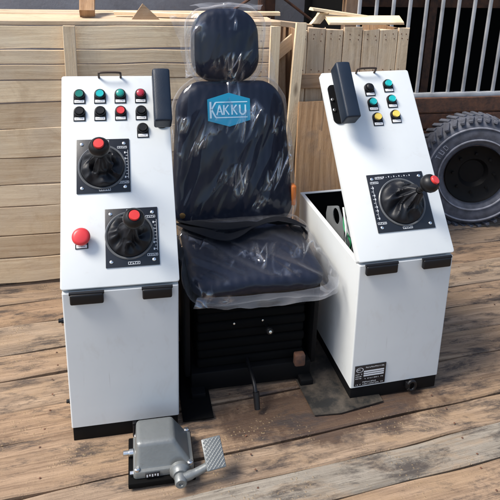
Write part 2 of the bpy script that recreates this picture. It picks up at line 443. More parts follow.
def joystick(root, u, v, w, h, th, ringr, knob, label, flip=False, fold=0.0, cc=(0, 0)):
    """u, v = centre of the square plate; knob = (du, dv, n) of the grip"""
    rnd = random.Random(int(u * 1000 + v * 777))
    loc = (u, v * math.cos(th), HB + v * math.sin(th))
    bm = bmesh.new(); box(bm, -w / 2, w / 2, -h / 2, h / 2, 0, .0045, .0015)
    j = finish('joystick', bm, 'plate', root, loc, (th, 0, 0)); tag(j, label)
    bm = bmesh.new()
    z = .0047; s = -1 if flip else 1
    for sx in (-1, 1):
        for sy in (-1, 1):
            sb = bmesh.new(); lathe(sb, [(.0062, .004), (.0062, .0062), (.0048, .0075), (0, .0078)], (sx * (w / 2 - .019), sy * (h / 2 - .019), 0), seg=14)
            finish('screw', sb, 'chrome', j)
    label_bits(bm, .004, -h / 2 + .0115, .040, .0095, z, 4, rnd)
    label_bits(bm, s * (w / 2 - .023), -h / 2 + .036, .036, .0085, z, 4, rnd)
    label_bits(bm, s * (w / 2 - .026), h / 2 - .034, .034, .0085, z, 4, rnd)
    if not flip: label_bits(bm, .002, h / 2 - .009, .038, .008, z, 5, rnd)
    else:
        for i in range(14): box(bm, -w / 2 + .035 + i * .011, -w / 2 + .038 + i * .011, h / 2 - .016, h / 2 - .0145 + .004 * (i % 2), z, z + .0005, 0)
        label_bits(bm, s * (w / 2 - .05), h / 2 - .016, .034, .009, z, 4, rnd)
    x = s * (w / 2 - .0105)
    for i in range(9):
        y = -h / 2 + .055 + i * (h - .11) / 8
        box(bm, x - .003, x + .003, y, y + .0015, z, z + .0005, 0)
        if i % 3 != 1: box(bm, x - .006 * s - .0022, x - .006 * s + .0022, y - .003, y + .004, z, z + .0005, 0)
    box(bm, x + .0042, x + .0052, -h / 2 + .05, h / 2 - .045, z, z + .0005, 0)
    finish('engraved_scale', bm, 'mark', j)
    bm = bmesh.new()
    lathe(bm, [(ringr + .004, .004), (ringr + .004, .0085), (ringr + .0015, .0105), (ringr - .003, .009), (ringr - .004, .004)], (cc[0], cc[1], 0), seg=56)
    finish('boot_ring', bm, 'ring', j)
    # rubber boot sagging into folds
    kx, ky, kn = knob; bm = bmesh.new(); rings = []; seg = 84; NP = 26
    for i in range(NP + 1):
        f = i / NP
        rad = (ringr - .004) * ((1 - f) ** .72) * (1 - .30 * math.sin(math.pi * f) ** 2) + .0125 * f
        z0 = .006 + .028 * math.sin(math.pi * min(1, f * 1.25)) ** .8 * (1 - f) + (kn * .60) * f ** 2.6
        ax = cc[0] + (kx * .60 - cc[0] * .6) * f ** 1.6; ay = cc[1] + (ky * .60 - cc[1] * .6) * f ** 1.6
        ring = []
        for k in range(seg):
            a = 2 * math.pi * k / seg
            env = math.sin(math.pi * f) ** .7
            rd = 1 - abs(noise.noise(Vector((math.cos(a) * 1.6 + fold, math.sin(a) * 1.6 + u * 9, f * 1.5)))) * 2.8
            tw = a + .5 * math.sin(2 * a + fold) * f
            q = .013 * env * rd + .006 * env * math.cos(5 * tw + 3 * f + fold)
            ring.append(bm.verts.new((ax + (rad + q * .5) * math.cos(a), ay + (rad + q * .5) * math.sin(a), z0 + q)))
        rings.append(ring)
    for A, B in zip(rings, rings[1:]):
        for k in range(seg): bm.faces.new((A[k], A[(k + 1) % seg], B[(k + 1) % seg], B[k]))
    finish('boot', bm, 'boot', j, angle=75)
    ax = Vector((kx - cc[0], ky - cc[1], kn)).normalized(); K = Vector((kx, ky, kn))
    bm = bmesh.new(); tube(bm, [K - ax * .085, K - ax * .02], .0085, 14)
    for q in range(4): lathe(bm, [(.0085, -.004), (.0115, -.002), (.0115, .002), (.0085, .004)], K - ax * (.045 + q * .011), ax, 18)
    finish('shaft', bm, 'black_plastic', j)
    bm = bmesh.new()
    lathe(bm, [(0, -.032), (.014, -.031), (.024, -.025), (.0325, -.014), (.0355, -.002), (.0345, .009), (.030, .018), (.0235, .024), (.0215, .0255), (.0205, .0235), (0, .0235)], K, ax, 40)
    finish('grip_knob', bm, 'black_plastic', j)
    bm = bmesh.new()
    lathe(bm, [(.0175, .022), (.0175, .030), (.016, .0325), (0, .033)], K, ax, 28)
    finish('thumb_button', bm, 'red', j)
    return j

HB = H + .015
def console(loc, rot, th, label, side):
    root = empty('operator_console', loc, rot, label, 'control console', 'operator consoles beside the seat')
    s = .0025
    # cabinet: folded sheet-steel box, open at the top under the lid
    bm = bmesh.new()
    o = rrect(W, DEP, .006, 4, 2); i_ = rrect(W - .006, DEP - .006, .004, 4, 2); i2 = rrect(W - .036, DEP - .036, .004, 4, 2)
    def ring(P, z): return [bm.verts.new((x + W / 2, y + DEP / 2, z)) for x, y in P]
    a, b, c, d, e, f = ring(o, PL), ring(o, H - .002), ring([(x * .994, y * .996) for x, y in o], H), ring(i2, H - .001), ring(i2, H - .004), ring(i_, H - .006)
    g = ring(i_, PL + .004)
    for A, B in zip((a, b, c, d, e, f), (b, c, d, e, f, g)):
        n = len(A)
        for k in range(n): bm.faces.new((A[k], A[(k + 1) % n], B[(k + 1) % n], B[k]))
    bm.faces.new(a); 
    finish('cabinet', bm, 'paint', root, angle=30)
    # black inner sheet and floor: shade of the open box put into colour
    bm = bmesh.new()
    i3 = rrect(W - .009, DEP - .009, .004, 4, 2)
    g = [bm.verts.new((x + W / 2, y + DEP / 2, H - .007)) for x, y in i3]; h_ = [bm.verts.new((x + W / 2, y + DEP / 2, PL + .008)) for x, y in i3]
    n = len(g)
    for k in range(n): bm.faces.new((g[k], g[(k + 1) % n], h_[(k + 1) % n], h_[k]))
    bm.faces.new(h_)
    finish('cabinet_shade_liner', bm, 'deep_black', root)
    bm = bmesh.new(); box(bm, .004, W - .004, .004, DEP - .004, 0, PL - .001, .002)
    finish('plinth', bm, 'black_steel', root)
    # sloping lid: panel sheet with folded rim, open underneath
    bm = bmesh.new(); e = .004; T = .030
    def lp(ins, z, rc): return [bm.verts.new((x + W / 2, y + LEN / 2, z)) for x, y in rrect(W + 2 * e - 2 * ins, LEN - 2 * ins, rc, 5, 3)]
    rs = [lp(.018, -T + .001, .003), lp(.0, -T, .009), lp(0, -.003, .009), lp(.0009, -.0009, .009), lp(.003, 0, .007)]
    inr = [lp(.018, -T + .003, .003), lp(.003, -T + .004, .006), lp(.003, -.003, .006)]
    n = len(rs[0])
    for A, B in zip(rs, rs[1:]):
        for k in range(n): bm.faces.new((A[k], A[(k + 1) % n], B[(k + 1) % n], B[k]))
    bm.faces.new(rs[-1])
    for A, B in zip([rs[0]] + inr, inr):
        for k in range(n): bm.faces.new((A[k], A[(k + 1) % n], B[(k + 1) % n], B[k]))
    bm.faces.new(inr[-1])
    lid = finish('control_panel', bm, 'paint', root, (0, 0, HB), (th, 0, 0), angle=25)
    def on(u, v, n_=0): return (u, v * math.cos(th) - n_ * math.sin(th), HB + v * math.sin(th) + n_ * math.cos(th))
    # hinges
    for (x0, x1) in (((.026, .135), (.262, .362)) if side == 'L' else ((.022, .148), (.252, .368))):
        bm = bmesh.new(); box(bm, x0, x1, -.020, -.001, H - .036, H + .003, .006, seg=3)
        tube(bm, [(x0 - .002, -.010, H + .004), (x1 + .002, -.010, H + .004)], .006, 10)
        finish('hinge', bm, 'black_plastic', root)
    # lid handle
    bm = bmesh.new(); u0, u1 = (.132, .212) if side == 'L' else (.15, .232)
    vt = LEN - .004
    P = [(u0, vt - .004, .0), (u0, vt + .0, .020), (u0 + .008, vt + .002, .030), (u1 - .008, vt + .002, .030), (u1, vt, .020), (u1, vt - .004, .0)]
    tube(bm, smooth_path(P, 5), .0042, 10)
    finish('handle', bm, 'handle', root, (0, 0, HB), (th, 0, 0))
    # lifting eye under the front
    ex = .222 if side == 'L' else .265
    bm = bmesh.new()
    if side == 'L':
        box(bm, ex - .008, ex + .008, -.014, .0036, -.000, .060, .003)
        tube(bm, [(ex, -.010, .05), (ex, -.016, .03), (ex, -.017, .006)], .0075, 12)
    else:
        pts = [(ex + .017 * math.cos(R(a)), -.010, .036 + .022 * math.sin(R(a))) for a in range(-150, 151, 20)]
        tube(bm, pts, .007, 10); box(bm, ex - .024, ex - .006, -.012, .0036, .025, .055, .002)
    finish('lifting_eye', bm, 'black_plastic', root)
    # stay that holds the lid up, near the back inside
    bm = bmesh.new()
    tube(bm, [(W - .03, DEP * .55, H - .15), on(W - .03, LEN * .62, -.02)], .006, 10)
    tube(bm, [(W - .03, DEP * .55, H - .25), (W - .03, DEP * .60, H + .0)], .011, 12)
    finish('lid_stay', bm, 'black_steel', root)
    return root, on, lid

def armrest(root, th, u0, u1, v0, v1, n0, n1, side):
    w, l, t = u1 - u0, v1 - v0, n1 - n0
    bm = bmesh.new()
    box(bm, -w / 2, w / 2, -l / 2, l / 2, 0, t, .0075, seg=4)
    bmesh.ops.subdivide_edges(bm, edges=[e for e in bm.edges if e.calc_length() > .02], cuts=6, use_grid_fill=True)
    for v in bm.verts:
        k = noise.noise(v.co * 14) * .0012; v.co += v.co.normalized() * k
        v.co.z += (.004 * (1 - (2 * v.co.x / w) ** 2)) * (v.co.z / t)
    uc, vc = (u0 + u1) / 2, (v0 + v1) / 2
    loc = (uc, vc * math.cos(th) - n0 * math.sin(th), HB + vc * math.sin(th) + n0 * math.cos(th))
    a = finish('armrest', bm, 'navy', root, loc, (th, 0, 0))
    bm = bmesh.new(); sg = -1 if side == 'R' else 1
    xo = sg * -.006 if side == 'R' else sg * .0
    # rounded flat bracket on the panel and its stem
    bx = -.014 if side == 'R' else 0.0
    P = rrect(.046, l * .72, .020, 8, 3)
    lo = [bm.verts.new((x + bx, y - .01, -n0 + .0005)) for x, y in P]; hi = [bm.verts.new((x + bx, y - .01, -n0 + .006)) for x, y in P]
    bm.faces.new(hi); bm.faces.new(lo)
    for k in range(len(P)): bm.faces.new((lo[k], lo[(k + 1) % len(P)], hi[(k + 1) % len(P)], hi[k]))
    box(bm, bx + .002, w / 2 - .004, -l * .25, l * .22, -n0 + .005, -.001, .004)
    if side == 'R': box(bm, w / 2 - .003, w / 2 + .012, -.03, .02, -.002, .014, .004)
    finish('armrest_bracket', bm, 'black_steel', a)
    if side == 'R':
        for yy in (.020, -.026):
            bm = bmesh.new(); lathe(bm, [(.0068, 0), (.0068, .005), (.005, .0068), (0, .007)], (bx - .0135, yy - .012, -n0 + .006), seg=14)
            finish('bolt', bm, 'chrome', a)

# left console
thL = .9017
rootL, onL, lidL = console((0, 0, 0), (0, .0099, 0), thL, 'white console left of the seat with nine small push buttons and two joysticks', 'L')
rowsv = (.7085, .6385, .5675); cu = (.0603, .1343, .2085, .2838)
g1 = [(0, 0, 'green', 'dark green round push button'), (1, 0, 'teal', 'bright turquoise round push button'), (2, 0, 'sea', 'green domed indicator button'), (3, 0, 'redlens', 'dark red domed indicator button'),
      (0, 1, 'black_plastic', None), (1, 1, 'black_plastic', None), (2, 1, 'coral', 'coral red round push button'), (3, 1, 'black_plastic', None), (3, 2, 'black_plastic', None)]
for (a, b, m, l) in g1:
    push_button(rootL, cu[a] + (.003 if b == 2 else 0), rowsv[b], m, thL, l or 'black round push button', lens=(m in ('sea', 'redlens')))
push_button(rootL, .066, .168, 'coral', thL, 'large red mushroom stop button', mush=True)
joystick(rootL, .1422, .427, .186, .203, thL, .080, (-.006, .012, .158), 'square plate joystick with red thumb button, the upper one', fold=.4, cc=(-.004, -.006))
joystick(rootL, .2345, .1630, .181, .2045, thL, .080, (.006, .028, .152), 'square plate joystick with red thumb button, the lower one', fold=2.1, cc=(-.008, .005))
armrest(rootL, thL, .326, .389, .548, .757, .050, .118, 'L')
for (y, z) in ((.02, .50), (.06, .13)):
    bm = bmesh.new(); lathe(bm, [(.010, 0), (.010, .008), (.007, .009), (.007, .018), (0, .018)], (-.0005, y, z), (-1, 0, 0), 14)
    finish('side_fitting', bm, 'black_plastic', rootL)

# right console, leaning a little and turned a little
thR = .8887
rootR, onR, lidR = console((1.0696, .0118, 0), (0, -.0186, .0158), thR, 'white console right of the seat with green and yellow buttons and a maker plate', 'R')
for (u, v, m, l) in ((.1925, .708, 'black_plastic', 'black domed push button'), (.2795, .722, 'teal', 'turquoise push button, the upper one of the right column'), (.1925, .641, 'teal', 'turquoise push button in the left column'),
                     (.2795, .650, 'teal', 'turquoise push button in the middle of the right column'), (.1985, .573, 'yellow', 'yellow push button in the left column'), (.2800, .581, 'yellow', 'yellow push button in the right column')):
    push_button(rootR, u, v, m, thR, l, lens=(m == 'black_plastic'), tall=.017)
joystick(rootR, .2150, .2155, .238, .231, thR, .092, (.060, .024, .140), 'square plate joystick leaning to the right with a red thumb button', flip=True, fold=3.7, cc=(.004, -.004))
armrest(rootR, thR, .017, .077, .532, .772, .050, .120, 'R')
# maker's plate
bm = bmesh.new(); box(bm, .014, .146, -.0035, -.0005, .070, .166, .0006)
npl = finish('maker_plate', bm, 'plate', rootR)
bm = bmesh.new()
y = -.0041
def fy(x0, x1, z0, z1, d=0): box(bm, x0, x1, y - d, -.0036, z0, z1, 0)
def strokes(x0, x1, z, hgt, n, rnd):
    st = (x1 - x0) / n
    for i in range(n):
        if rnd.random() < .12: continue
        x = x0 + i * st
        k = rnd.randint(0, 3)
        fy(x, x + .0011, z, z + hgt)
        if k != 0: fy(x + .0011, x + st * .62, z + hgt * (.8 if k == 1 else 0), z + hgt * (1.0 if k == 1 else .2))
        if k == 2: fy(x + st * .62 - .0011, x + st * .62, z, z + hgt)
rn = random.Random(3)
strokes(.060, .140, .153, .0050, 15, rn)
for zz in (.134, .124, .114): fy(.052, .138, zz, zz + .0062)
strokes(.018, .046, .124, .004, 6, rn); strokes(.018, .046, .114, .004, 6, rn); strokes(.018, .046, .104, .004, 6, rn)
strokes(.058, .138, .101, .004, 14, rn)
strokes(.050, .108, .084, .0048, 10, rn); strokes(.020, .140, .075, .0034, 20, rn)
# oval emblem
for k in range(28):
    a0, a1 = 2 * math.pi * k / 28, 2 * math.pi * (k + 1) / 28
    q = [(.034 + r * math.cos(a) * 1.35, .147 + r * math.sin(a)) for r, a in ((.0095, a0), (.0115, a0), (.0115, a1), (.0095, a1))]
    bm.faces.new([bm.verts.new((px, y, pz)) for px, pz in q])
strokes(.024, .045, .1445, .006, 4, rn)
finish('plate_lettering', bm, 'mark', npl)
# galvanised bracket and cables inside the open right box
bm = bmesh.new()
cx = .085
def br(y, z): return Vector((cx, y, z))
out = [(.34, H - .19), (.57, H - .10), (.585, H - .02), (.44, H + .045), (.36, H - .01)]
hole = [(.455 + .038 * math.cos(a), H - .012 + .036 * math.sin(a)) for a in [2 * math.pi * k / 20 for k in range(20)]]
# plate as a strip between the outline and the hole
def outline(k, n=20):
    a = 2 * math.pi * k / n; best = None; c = Vector((.455, H - .012)); d = Vector((math.cos(a), math.sin(a)))
    for i in range(len(out)):
        p, q = Vector(out[i]), Vector(out[(i + 1) % len(out)]); e = q - p
        det = d.x * -e.y + d.y * e.x
        if abs(det) < 1e-9: continue
        w = p - c; t_ = (w.x * -e.y + w.y * e.x) / det; s_ = (d.x * w.y - d.y * w.x) / det
        if t_ > 0 and -.001 <= s_ <= 1.001: best = c + d * t_
    return best
for dx in (0, .003):
    A = [bm.verts.new((cx + dx, *hole[k])) for k in range(20)]; B = [bm.verts.new((cx + dx, *(outline(k) or Vector(hole[k]) * 1.0))) for k in range(20)]
    for k in range(20): bm.faces.new((A[k], A[(k + 1) % 20], B[(k + 1) % 20], B[k]))
box(bm, cx + .003, cx + .10, .34, .343, H - .19, H - .02, .001)
finish('mounting_bracket', bm, 'steel', rootR)
for k, (m, dx) in enumerate((('pvc_green', 0), ('pvc_white', .012), ('pvc_white', -.010), ('black_plastic', .02))):
    bm = bmesh.new()
    P = [(.060 + dx, .30, H + .10), (.045 + dx * .6, .27 - .02 * k, H + .03), (.058 + dx, .22 + .015 * k, H - .02), (.075 + dx, .26, H - .09), (.12, .3 + dx, H - .2)]
    tube(bm, smooth_path(P, 6), .0042, 8)
    finish('cable', bm, m, rootR)

# ------------------------------------------------------------------ seat
seat = empty('operator_chair', (.70, .36, 0), (0, 0, 0), 'navy blue operator chair in crumpled clear plastic between the two consoles', 'chair')
def crumple(amp, seed, sx=1.0, sy=1.0, edge=0.0, w=.5, h=.5, rot=20):
    cs, sn = math.cos(R(rot)), math.sin(R(rot))
    def d(p, front):
        ac, al = p.x * cs - p.y * sn, p.x * sn + p.y * cs
        q = Vector((ac * 13 * sx + seed, al * 2.6 * sy, p.z * 5 + seed))
        r1 = 1 - abs(noise.noise(q)) * 2.6
        q2 = Vector((ac * 27 * sx - al * 3 + 4, al * 5 * sy + seed, 9)); r2 = 1 - abs(noise.noise(q2)) * 2.2
        k = amp * (.75 * r1 + .22 * r2 * (.4 + noise.noise(Vector((p.x * 6, p.y * 6, seed)))))
        e = max(abs(p.x) / (w / 2), abs(p.y) / (h / 2))
        nrm = Vector((p.x * .25, p.y * .25, 0)).normalized() * max(0, e - .75) * 4
        return p + Vector((0, 0, k if front else -k * .4)) + nrm * (k * .6 + edge * (noise.noise(Vector((p.x * 6 + seed, p.y * 6, seed))) + .25))
    return d
def soft(seed, a=.004):
    def d(p, front):
        return p + Vector((0, 0, a * noise.noise(Vector((p.x * 7, p.y * 7, seed))) if front else 0))
    return d
Bt = R(76)   # recline of the back from the horizontal
# local: seat root x .70, y .36
def back_obj(name, bm, mat, parent, zc, yc, th=Bt, x=0, off=0.0):
    return finish(name, bm, mat, parent, (x, yc - math.sin(th) * off, zc + math.cos(th) * off), (th, 0, 0), angle=70)
# pads lie in xy with the front to +z: rotating by th about x makes y go up and +z face the viewer (-y)
bm = bmesh.new(); pad(bm, .575, .675, .13, .13, .05, .020, taper=.17, disp=soft(3, .006), m=14, rings=12)
backrest = back_obj('backrest', bm, 'vinyl', seat, .845, .285, x=.002)
bm = bmesh.new(); pad(bm, .308, .322, .12, .112, .045, .020, taper=.05, disp=soft(5), m=10, rings=10)
head = back_obj('headrest', bm, 'vinyl', seat, 1.322, .392, R(80), x=-.018)
for sx in (-.05, .05):
    bm = bmesh.new(); tube(bm, [(sx, -.20, -.06), (sx, -.10, -.06)], .007, 10); finish('headrest_post', bm, 'chrome', head)
bm = bmesh.new(); pad(bm, .53, .50, .075, .07, .032, .012, taper=-.0, disp=soft(8, .006), m=12, rings=10)
cushion = finish('seat_cushion', bm, 'vinyl', seat, (.015, -.0, .548), (R(3.5), 0, 0), angle=70)
# pressed panel line in the cushion
# plastic covers
bm = bmesh.new(); pad(bm, .600, .700, .155, .135, .055, .024, taper=.16, disp=crumple(.009, 2.0, 1.0, 1.0, .012, .57, .70), n=12, m=46, rings=46)
for v in bm.verts: v.co.z += .010
f = back_obj('plastic_cover', bm, 'film', seat, .845, .285, x=.002); tag(f, 'clear crumpled plastic film over the backrest')
bm = bmesh.new(); pad(bm, .322, .345, .145, .095, .05, .024, taper=-.07, disp=crumple(.008, 7.0, 1.1, 1.2, .022, .32, .34), n=12, m=36, rings=36)
for v in bm.verts: v.co.z += .012
f = back_obj('plastic_cover', bm, 'film', seat, 1.322, .392, R(80), x=-.018); tag(f, 'clear plastic bag over the headrest')
# loose flaps of the headrest bag
def flap(pts_a, pts_b, seed, parent, n=26, m=16, amp=.012):
    bm = bmesh.new(); A = smooth_path(pts_a, n // (len(pts_a) - 1)); B = smooth_path(pts_b, n // (len(pts_b) - 1)); rows = []
    for i in range(min(len(A), len(B))):
        row = []
        for j in range(m + 1):
            p = A[i].lerp(B[i], j / m); f_ = j / m
            k = noise.noise_vector(Vector((p.x * 14 + seed, p.y * 14, p.z * 14 + j * .1)))
            row.append(bm.verts.new(p + k * amp * (.3 + f_)))
        rows.append(row)
    for r1, r2 in zip(rows, rows[1:]):
        for j in range(m): bm.faces.new((r1[j], r1[j + 1], r2[j + 1], r2[j]))
    return finish('plastic_flap', bm, 'film_loose', parent, angle=80)
flap([(-.155, .37, 1.45), (-.165, .36, 1.34), (-.16, .34, 1.20)], [(-.27, .42, 1.44), (-.225, .40, 1.33), (-.20, .38, 1.19)], 1, seat)
flap([(-.13, .38, 1.478), (0, .38, 1.488), (.12, .38, 1.475)], [(-.18, .42, 1.492), (0, .40, 1.502), (.15, .42, 1.495)], 4, seat)
flap([(.135, .37, 1.42), (.138, .36, 1.30), (.13, .35, 1.19)], [(.185, .40, 1.44), (.185, .40, 1.29), (.215, .40, 1.15)], 6, seat)
bm = bmesh.new(); pad(bm, .575, .54, .100, .06, .04, .014, disp=crumple(.009, 12.0, 1.0, 1.1, .03, .57, .545, -38), n=12, m=44, rings=40)
for v in bm.verts: v.co.z += .006
f = finish('plastic_cover', bm, 'film', seat, (.022, -.008, .552), (R(3.5), 0, 0), angle=75); tag(f, 'clear crumpled plastic film over the seat cushion')
flap([(-.23, -.268, .492), (0, -.275, .487), (.25, -.268, .492), (.30, -.20, .50)], [(-.245, -.286, .458), (0, -.298, .450), (.28, -.300, .458), (.345, -.215, .470)], 9, seat, n=48)
# emblem: cyan hexagon with the word in thin strokes, on the upper back
def prism(bm, poly, z0, z1):
    a = [bm.verts.new((x, y, z0)) for x, y in poly]; b = [bm.verts.new((x, y, z1)) for x, y in poly]
    bm.faces.new(b); bm.faces.new(a)
    for i in range(len(poly)): bm.faces.new((a[i], a[(i + 1) % len(poly)], b[(i + 1) % len(poly)], b[i]))
LX, LY, LZ = -.020, .208, .021
ES = 1.13
bm = bmesh.new(); prism(bm, [(-.083, -.047), (0, -.074), (.083, -.047), (.083, .047), (0, .074), (-.083, .047)], -.014, .0015)
for v in bm.verts: v.co.x *= ES
badge = finish('emblem', bm, 'logo', backrest, (LX, LY, LZ), (R(0), 0, 0), smooth=False)
tag(badge, 'cyan hexagonal emblem printed on the upper backrest')
bm = bmesh.new()
def stroke(x0, y0, x1, y1, w=.0052):
    d = Vector((x1 - x0, y1 - y0)).normalized() * w / 2; n = Vector((-d.y, d.x))
    prism(bm, [(x0 - n.x, y0 - n.y), (x1 - n.x, y1 - n.y), (x1 + n.x, y1 + n.y), (x0 + n.x, y0 + n.y)], .0016, .0020)
stroke(-.073, -.036, -.073, .036, .0075)                 # tall K, its arms running out as lines above and below
stroke(-.070, .000, -.053, .033, .006); stroke(-.053, .0335, .072, .0335, .0042)
stroke(-.070, .004, -.053, -.033, .006); stroke(-.053, -.0335, .072, -.0335, .0042)
x = -.049; t_, b_ = .021, -.022
stroke(x, b_, x + .011, t_); stroke(x + .011, t_, x + .022, b_); stroke(x + .005, -.008, x + .017, -.008, .004)
for x in (-.021, .011):
    stroke(x, b_, x, t_, .006); stroke(x + .002, -.002, x + .018, t_); stroke(x + .005, .002, x + .020, b_)
x = .042
stroke(x, t_, x, -.012, .006); stroke(x + .022, t_, x + .022, -.012, .006); stroke(x - .0, -.012, x + .006, b_ + .002, .006); stroke(x + .022, -.012, x + .016, b_ + .002, .006); stroke(x + .005, b_ + .001, x + .017, b_ + .001, .006)
for v in bm.verts: v.co.x *= ES
finish('emblem_lettering', bm, 'logo_white', backrest, (LX, LY, LZ), smooth=False)
# lap belt across the cushion
def belt(pts, wid, name):
    bm = bmesh.new(); P = smooth_path([p[0] for p in pts], 8); n = len(P); rows = []
    for i, p in enumerate(P):
        f = i / (n - 1) * (len(pts) - 1); k = min(int(f), len(pts) - 2); a = pts[k][1] + (pts[k + 1][1] - pts[k][1]) * (f - k)
        t = (P[min(i + 1, n - 1)] - P[max(i - 1, 0)]).normalized(); s = t.cross(Vector((0, 0, 1))).normalized(); u = s.cross(t)
        w = s * math.cos(a) + u * math.sin(a); h = w.cross(t)
        rows.append([bm.verts.new(p + w * wid / 2 * x + h * .0012 * y) for x, y in ((-1, 1), (-.5, 1.2), (0, 1.3), (.5, 1.2), (1, 1), (1, -1), (0, -1), (-1, -1))])
    for A, B in zip(rows, rows[1:]):
        for k in range(8): bm.faces.new((A[k], A[(k + 1) % 8], B[(k + 1) % 8], B[k]))
    return finish(name, bm, 'belt', seat, angle=60)
V = Vector
zc = .592
belt([(V((-.255, .23, .575)), .5), (V((-.20, .165, zc)), .2), (V((-.08, .10, zc + .004)), 0), (V((.04, .10, zc + .006)), .1), (V((.16, .085, zc + .010)), .7), (V((.255, .06, zc)), .35), (V((.29, .07, .53)), -1.0)], .068, 'lap_belt')
belt([(V((-.255, .20, .575)), .3), (V((-.19, .09, zc + .002)), .1), (V((-.08, .005, zc)), 0), (V((.02, .045, zc + .010)), .5), (V((.12, .10, zc + .016)), .2), (V((.20, .11, zc + .008)), 0), (V((.285, .10, .54)), -.9)], .064, 'lap_belt')
bm = bmesh.new(); box(bm, -.250, -.222, .235, .250, .57, .615, .005); lathe(bm, [(.013, 0), (.013, .01), (0, .012)], (-.236, .234, .598), (0, -1, 0), 16)
finish('belt_anchor', bm, 'brass', seat)
bm = bmesh.new(); box(bm, .268, .292, .25, .30, .60, .70, .009, seg=3)
finish('recline_lever', bm, 'orange', seat)
# suspension under the cushion
bm = bmesh.new()
box(bm, -.245, .245, -.20, .22, .395, .455, .008)
for k in range(7):
    s_ = .004 * (k % 2)
    box(bm, -.225 + s_, .225 - s_, -.175 + s_, .20 - s_, .10 + k * .042, .140 + k * .042, .012, seg=3)
susp = finish('suspension', bm, 'matte_black', seat)
bm = bmesh.new(); box(bm, -.25, .25, -.20, .22, .012, .10, .006)
for sx in (-.262, .262): box(bm, sx - .01, sx + .01, -.19, .24, .08, .50, .004)  # added side plates, dark fill for the shaded gap beside the seat
for sx in (-.225, .225): box(bm, sx - .028, sx + .028, -.24, .24, .004, .034, .004)
finish('base_frame_and_shade_plates', bm, 'black_steel', seat)
bm = bmesh.new(); tube(bm, smooth_path([(.06, -.17, .275), (.06, -.205, .272), (.065, -.215, .262)], 4), .007, 10)
lathe(bm, [(.006, 0), (.015, .004), (.016, .014), (.012, .020), (0, .021)], (.062, -.205, .275), (0, -1, .2), 20)
finish('height_knob', bm, 'black_plastic', seat)
bm = bmesh.new(); lathe(bm, [(.006, 0), (.006, .003), (0, .004)], (.062, -.227, .280), (0, -1, .3), 14); finish('bright_screw', bm, 'chrome', susp)
for (xx, zz) in ((-.075, .30), (.042, .302)):
    bm = bmesh.new(); lathe(bm, [(.004, 0), (.004, .003), (0, .004)], (xx, -.176, zz), (0, -1, .2), 10); finish('bright_screw', bm, 'chrome', susp)
bm = bmesh.new()
tube(bm, smooth_path([(-.02, -.12, .13), (-.018, -.22, .12), (-.014, -.30, .10), (-.012, -.345, .05)], 6), .008, 10)
tube(bm, [(-.013, -.325, .085), (-.011, -.352, .025)], [.013, .011], 14)
finish('slide_lever', bm, 'black_plastic', seat)
bm = bmesh.new(); box(bm, .17, .215, -.235, -.20, .10, .155, .008); finish('rail_latch', bm, 'rust', seat)

# dark steel sheet lying on the deck between seat and right console
bm = bmesh.new()
P = [(.905, -.045), (1.01, -.052), (1.20, -.02), (1.20, .50), (.86, .52), (.88, .30)]
a = [bm.verts.new((x, y, .0055)) for x, y in P]; b = [bm.verts.new((x, y, .0095)) for x, y in P]
bm.faces.new(a); bm.faces.new(b)
for i in range(len(P)): bm.faces.new((a[i], a[(i + 1) % len(P)], b[(i + 1) % len(P)], b[i]))
tag(finish('steel_sheet', bm, 'sheet', smooth=False), 'flat dark steel sheet on the planks beside the right console', 'metal sheet')
bm = bmesh.new(); box(bm, .402, .52, .015, .50, .0055, .011, .001)  # thin black sheet for the dark area of the floor
tag(finish('black_floor_sheet', bm, 'matte_black'), 'thin black sheet on the planks between left console and seat', 'mat')

# ------------------------------------------------------------------ foot pedal
ped = empty('foot_pedal', (.315, -.15, .006), (0, 0, R(-1)), 'grey cast metal foot pedal unit on the planks in front of the left console', 'foot pedal')
bm = bmesh.new(); box(bm, -.118, .105, -.098, .10, 0, .022, .004)
finish('base_plate', bm, 'matte_black', ped)
bm = bmesh.new()
def rr3(w, h, cx, cy, z, rc): return [bm.verts.new((x + cx, y + cy, z)) for x, y in rrect(w, h, rc, 5, 2)]
L_ = [rr3(.196, .160, 0, 0, .022, .010), rr3(.202, .166, 0, 0, .026, .012), rr3(.202, .166, 0, 0, .046, .012), rr3(.198, .162, 0, 0, .050, .012), rr3(.184, .146, -.003, .002, .052, .016), rr3(.179, .141, -.004, .003, .058, .018),
      rr3(.134, .116, -.022, .012, .118, .016), rr3(.128, .110, -.023, .013, .125, .014), rr3(.116, .098, -.024, .014, .129, .012), rr3(.095, .075, -.025, .015, .130, .01)]
for A, B in zip(L_, L_[1:]):
    for k in range(len(A)): bm.faces.new((A[k], A[(k + 1) % len(A)], B[(k + 1) % len(A)], B[k]))
bm.faces.new(L_[-1]); bm.faces.new(L_[0])
finish('housing', bm, 'cast', ped, angle=35)
for (x, y) in ((-.088, -.072), (.088, -.072), (.088, .072), (-.088, .072)):
    bm = bmesh.new(); lathe(bm, [(.009, .050), (.009, .058), (.006, .061), (0, .061)], (x, y, 0), seg=14); finish('cover_screw', bm, 'chrome', ped)
bm = bmesh.new(); lathe(bm, [(.013, 0), (.013, .014), (.009, .016), (.009, .034), (.006, .036), (0, .036)], (-.100, .015, .040), (-1, 0, 0), 12); finish('cable_gland', bm, 'chrome', ped)
bm = bmesh.new(); lathe(bm, [(.009, 0), (.009, .012), (0, .012)], (-.100, -.062, .030), (-1, 0, 0), 6); finish('side_bolt', bm, 'chrome', ped)
bm = bmesh.new(); lathe(bm, [(.0, .0), (.034, .0), (.034, .012), (.027, .018), (.024, .030), (.0, .030)], (.052, -.083, .044), (0, -1, 0), 28)
finish('shaft_boss', bm, 'cast', ped)
bm = bmesh.new(); lathe(bm, [(.020, .0), (.020, .030), (.017, .034), (.008, .034), (.006, .030), (0, .030)], (.052, -.108, .040), (0, -1, 0), 28)
finish('shaft_collar', bm, 'cast', ped)
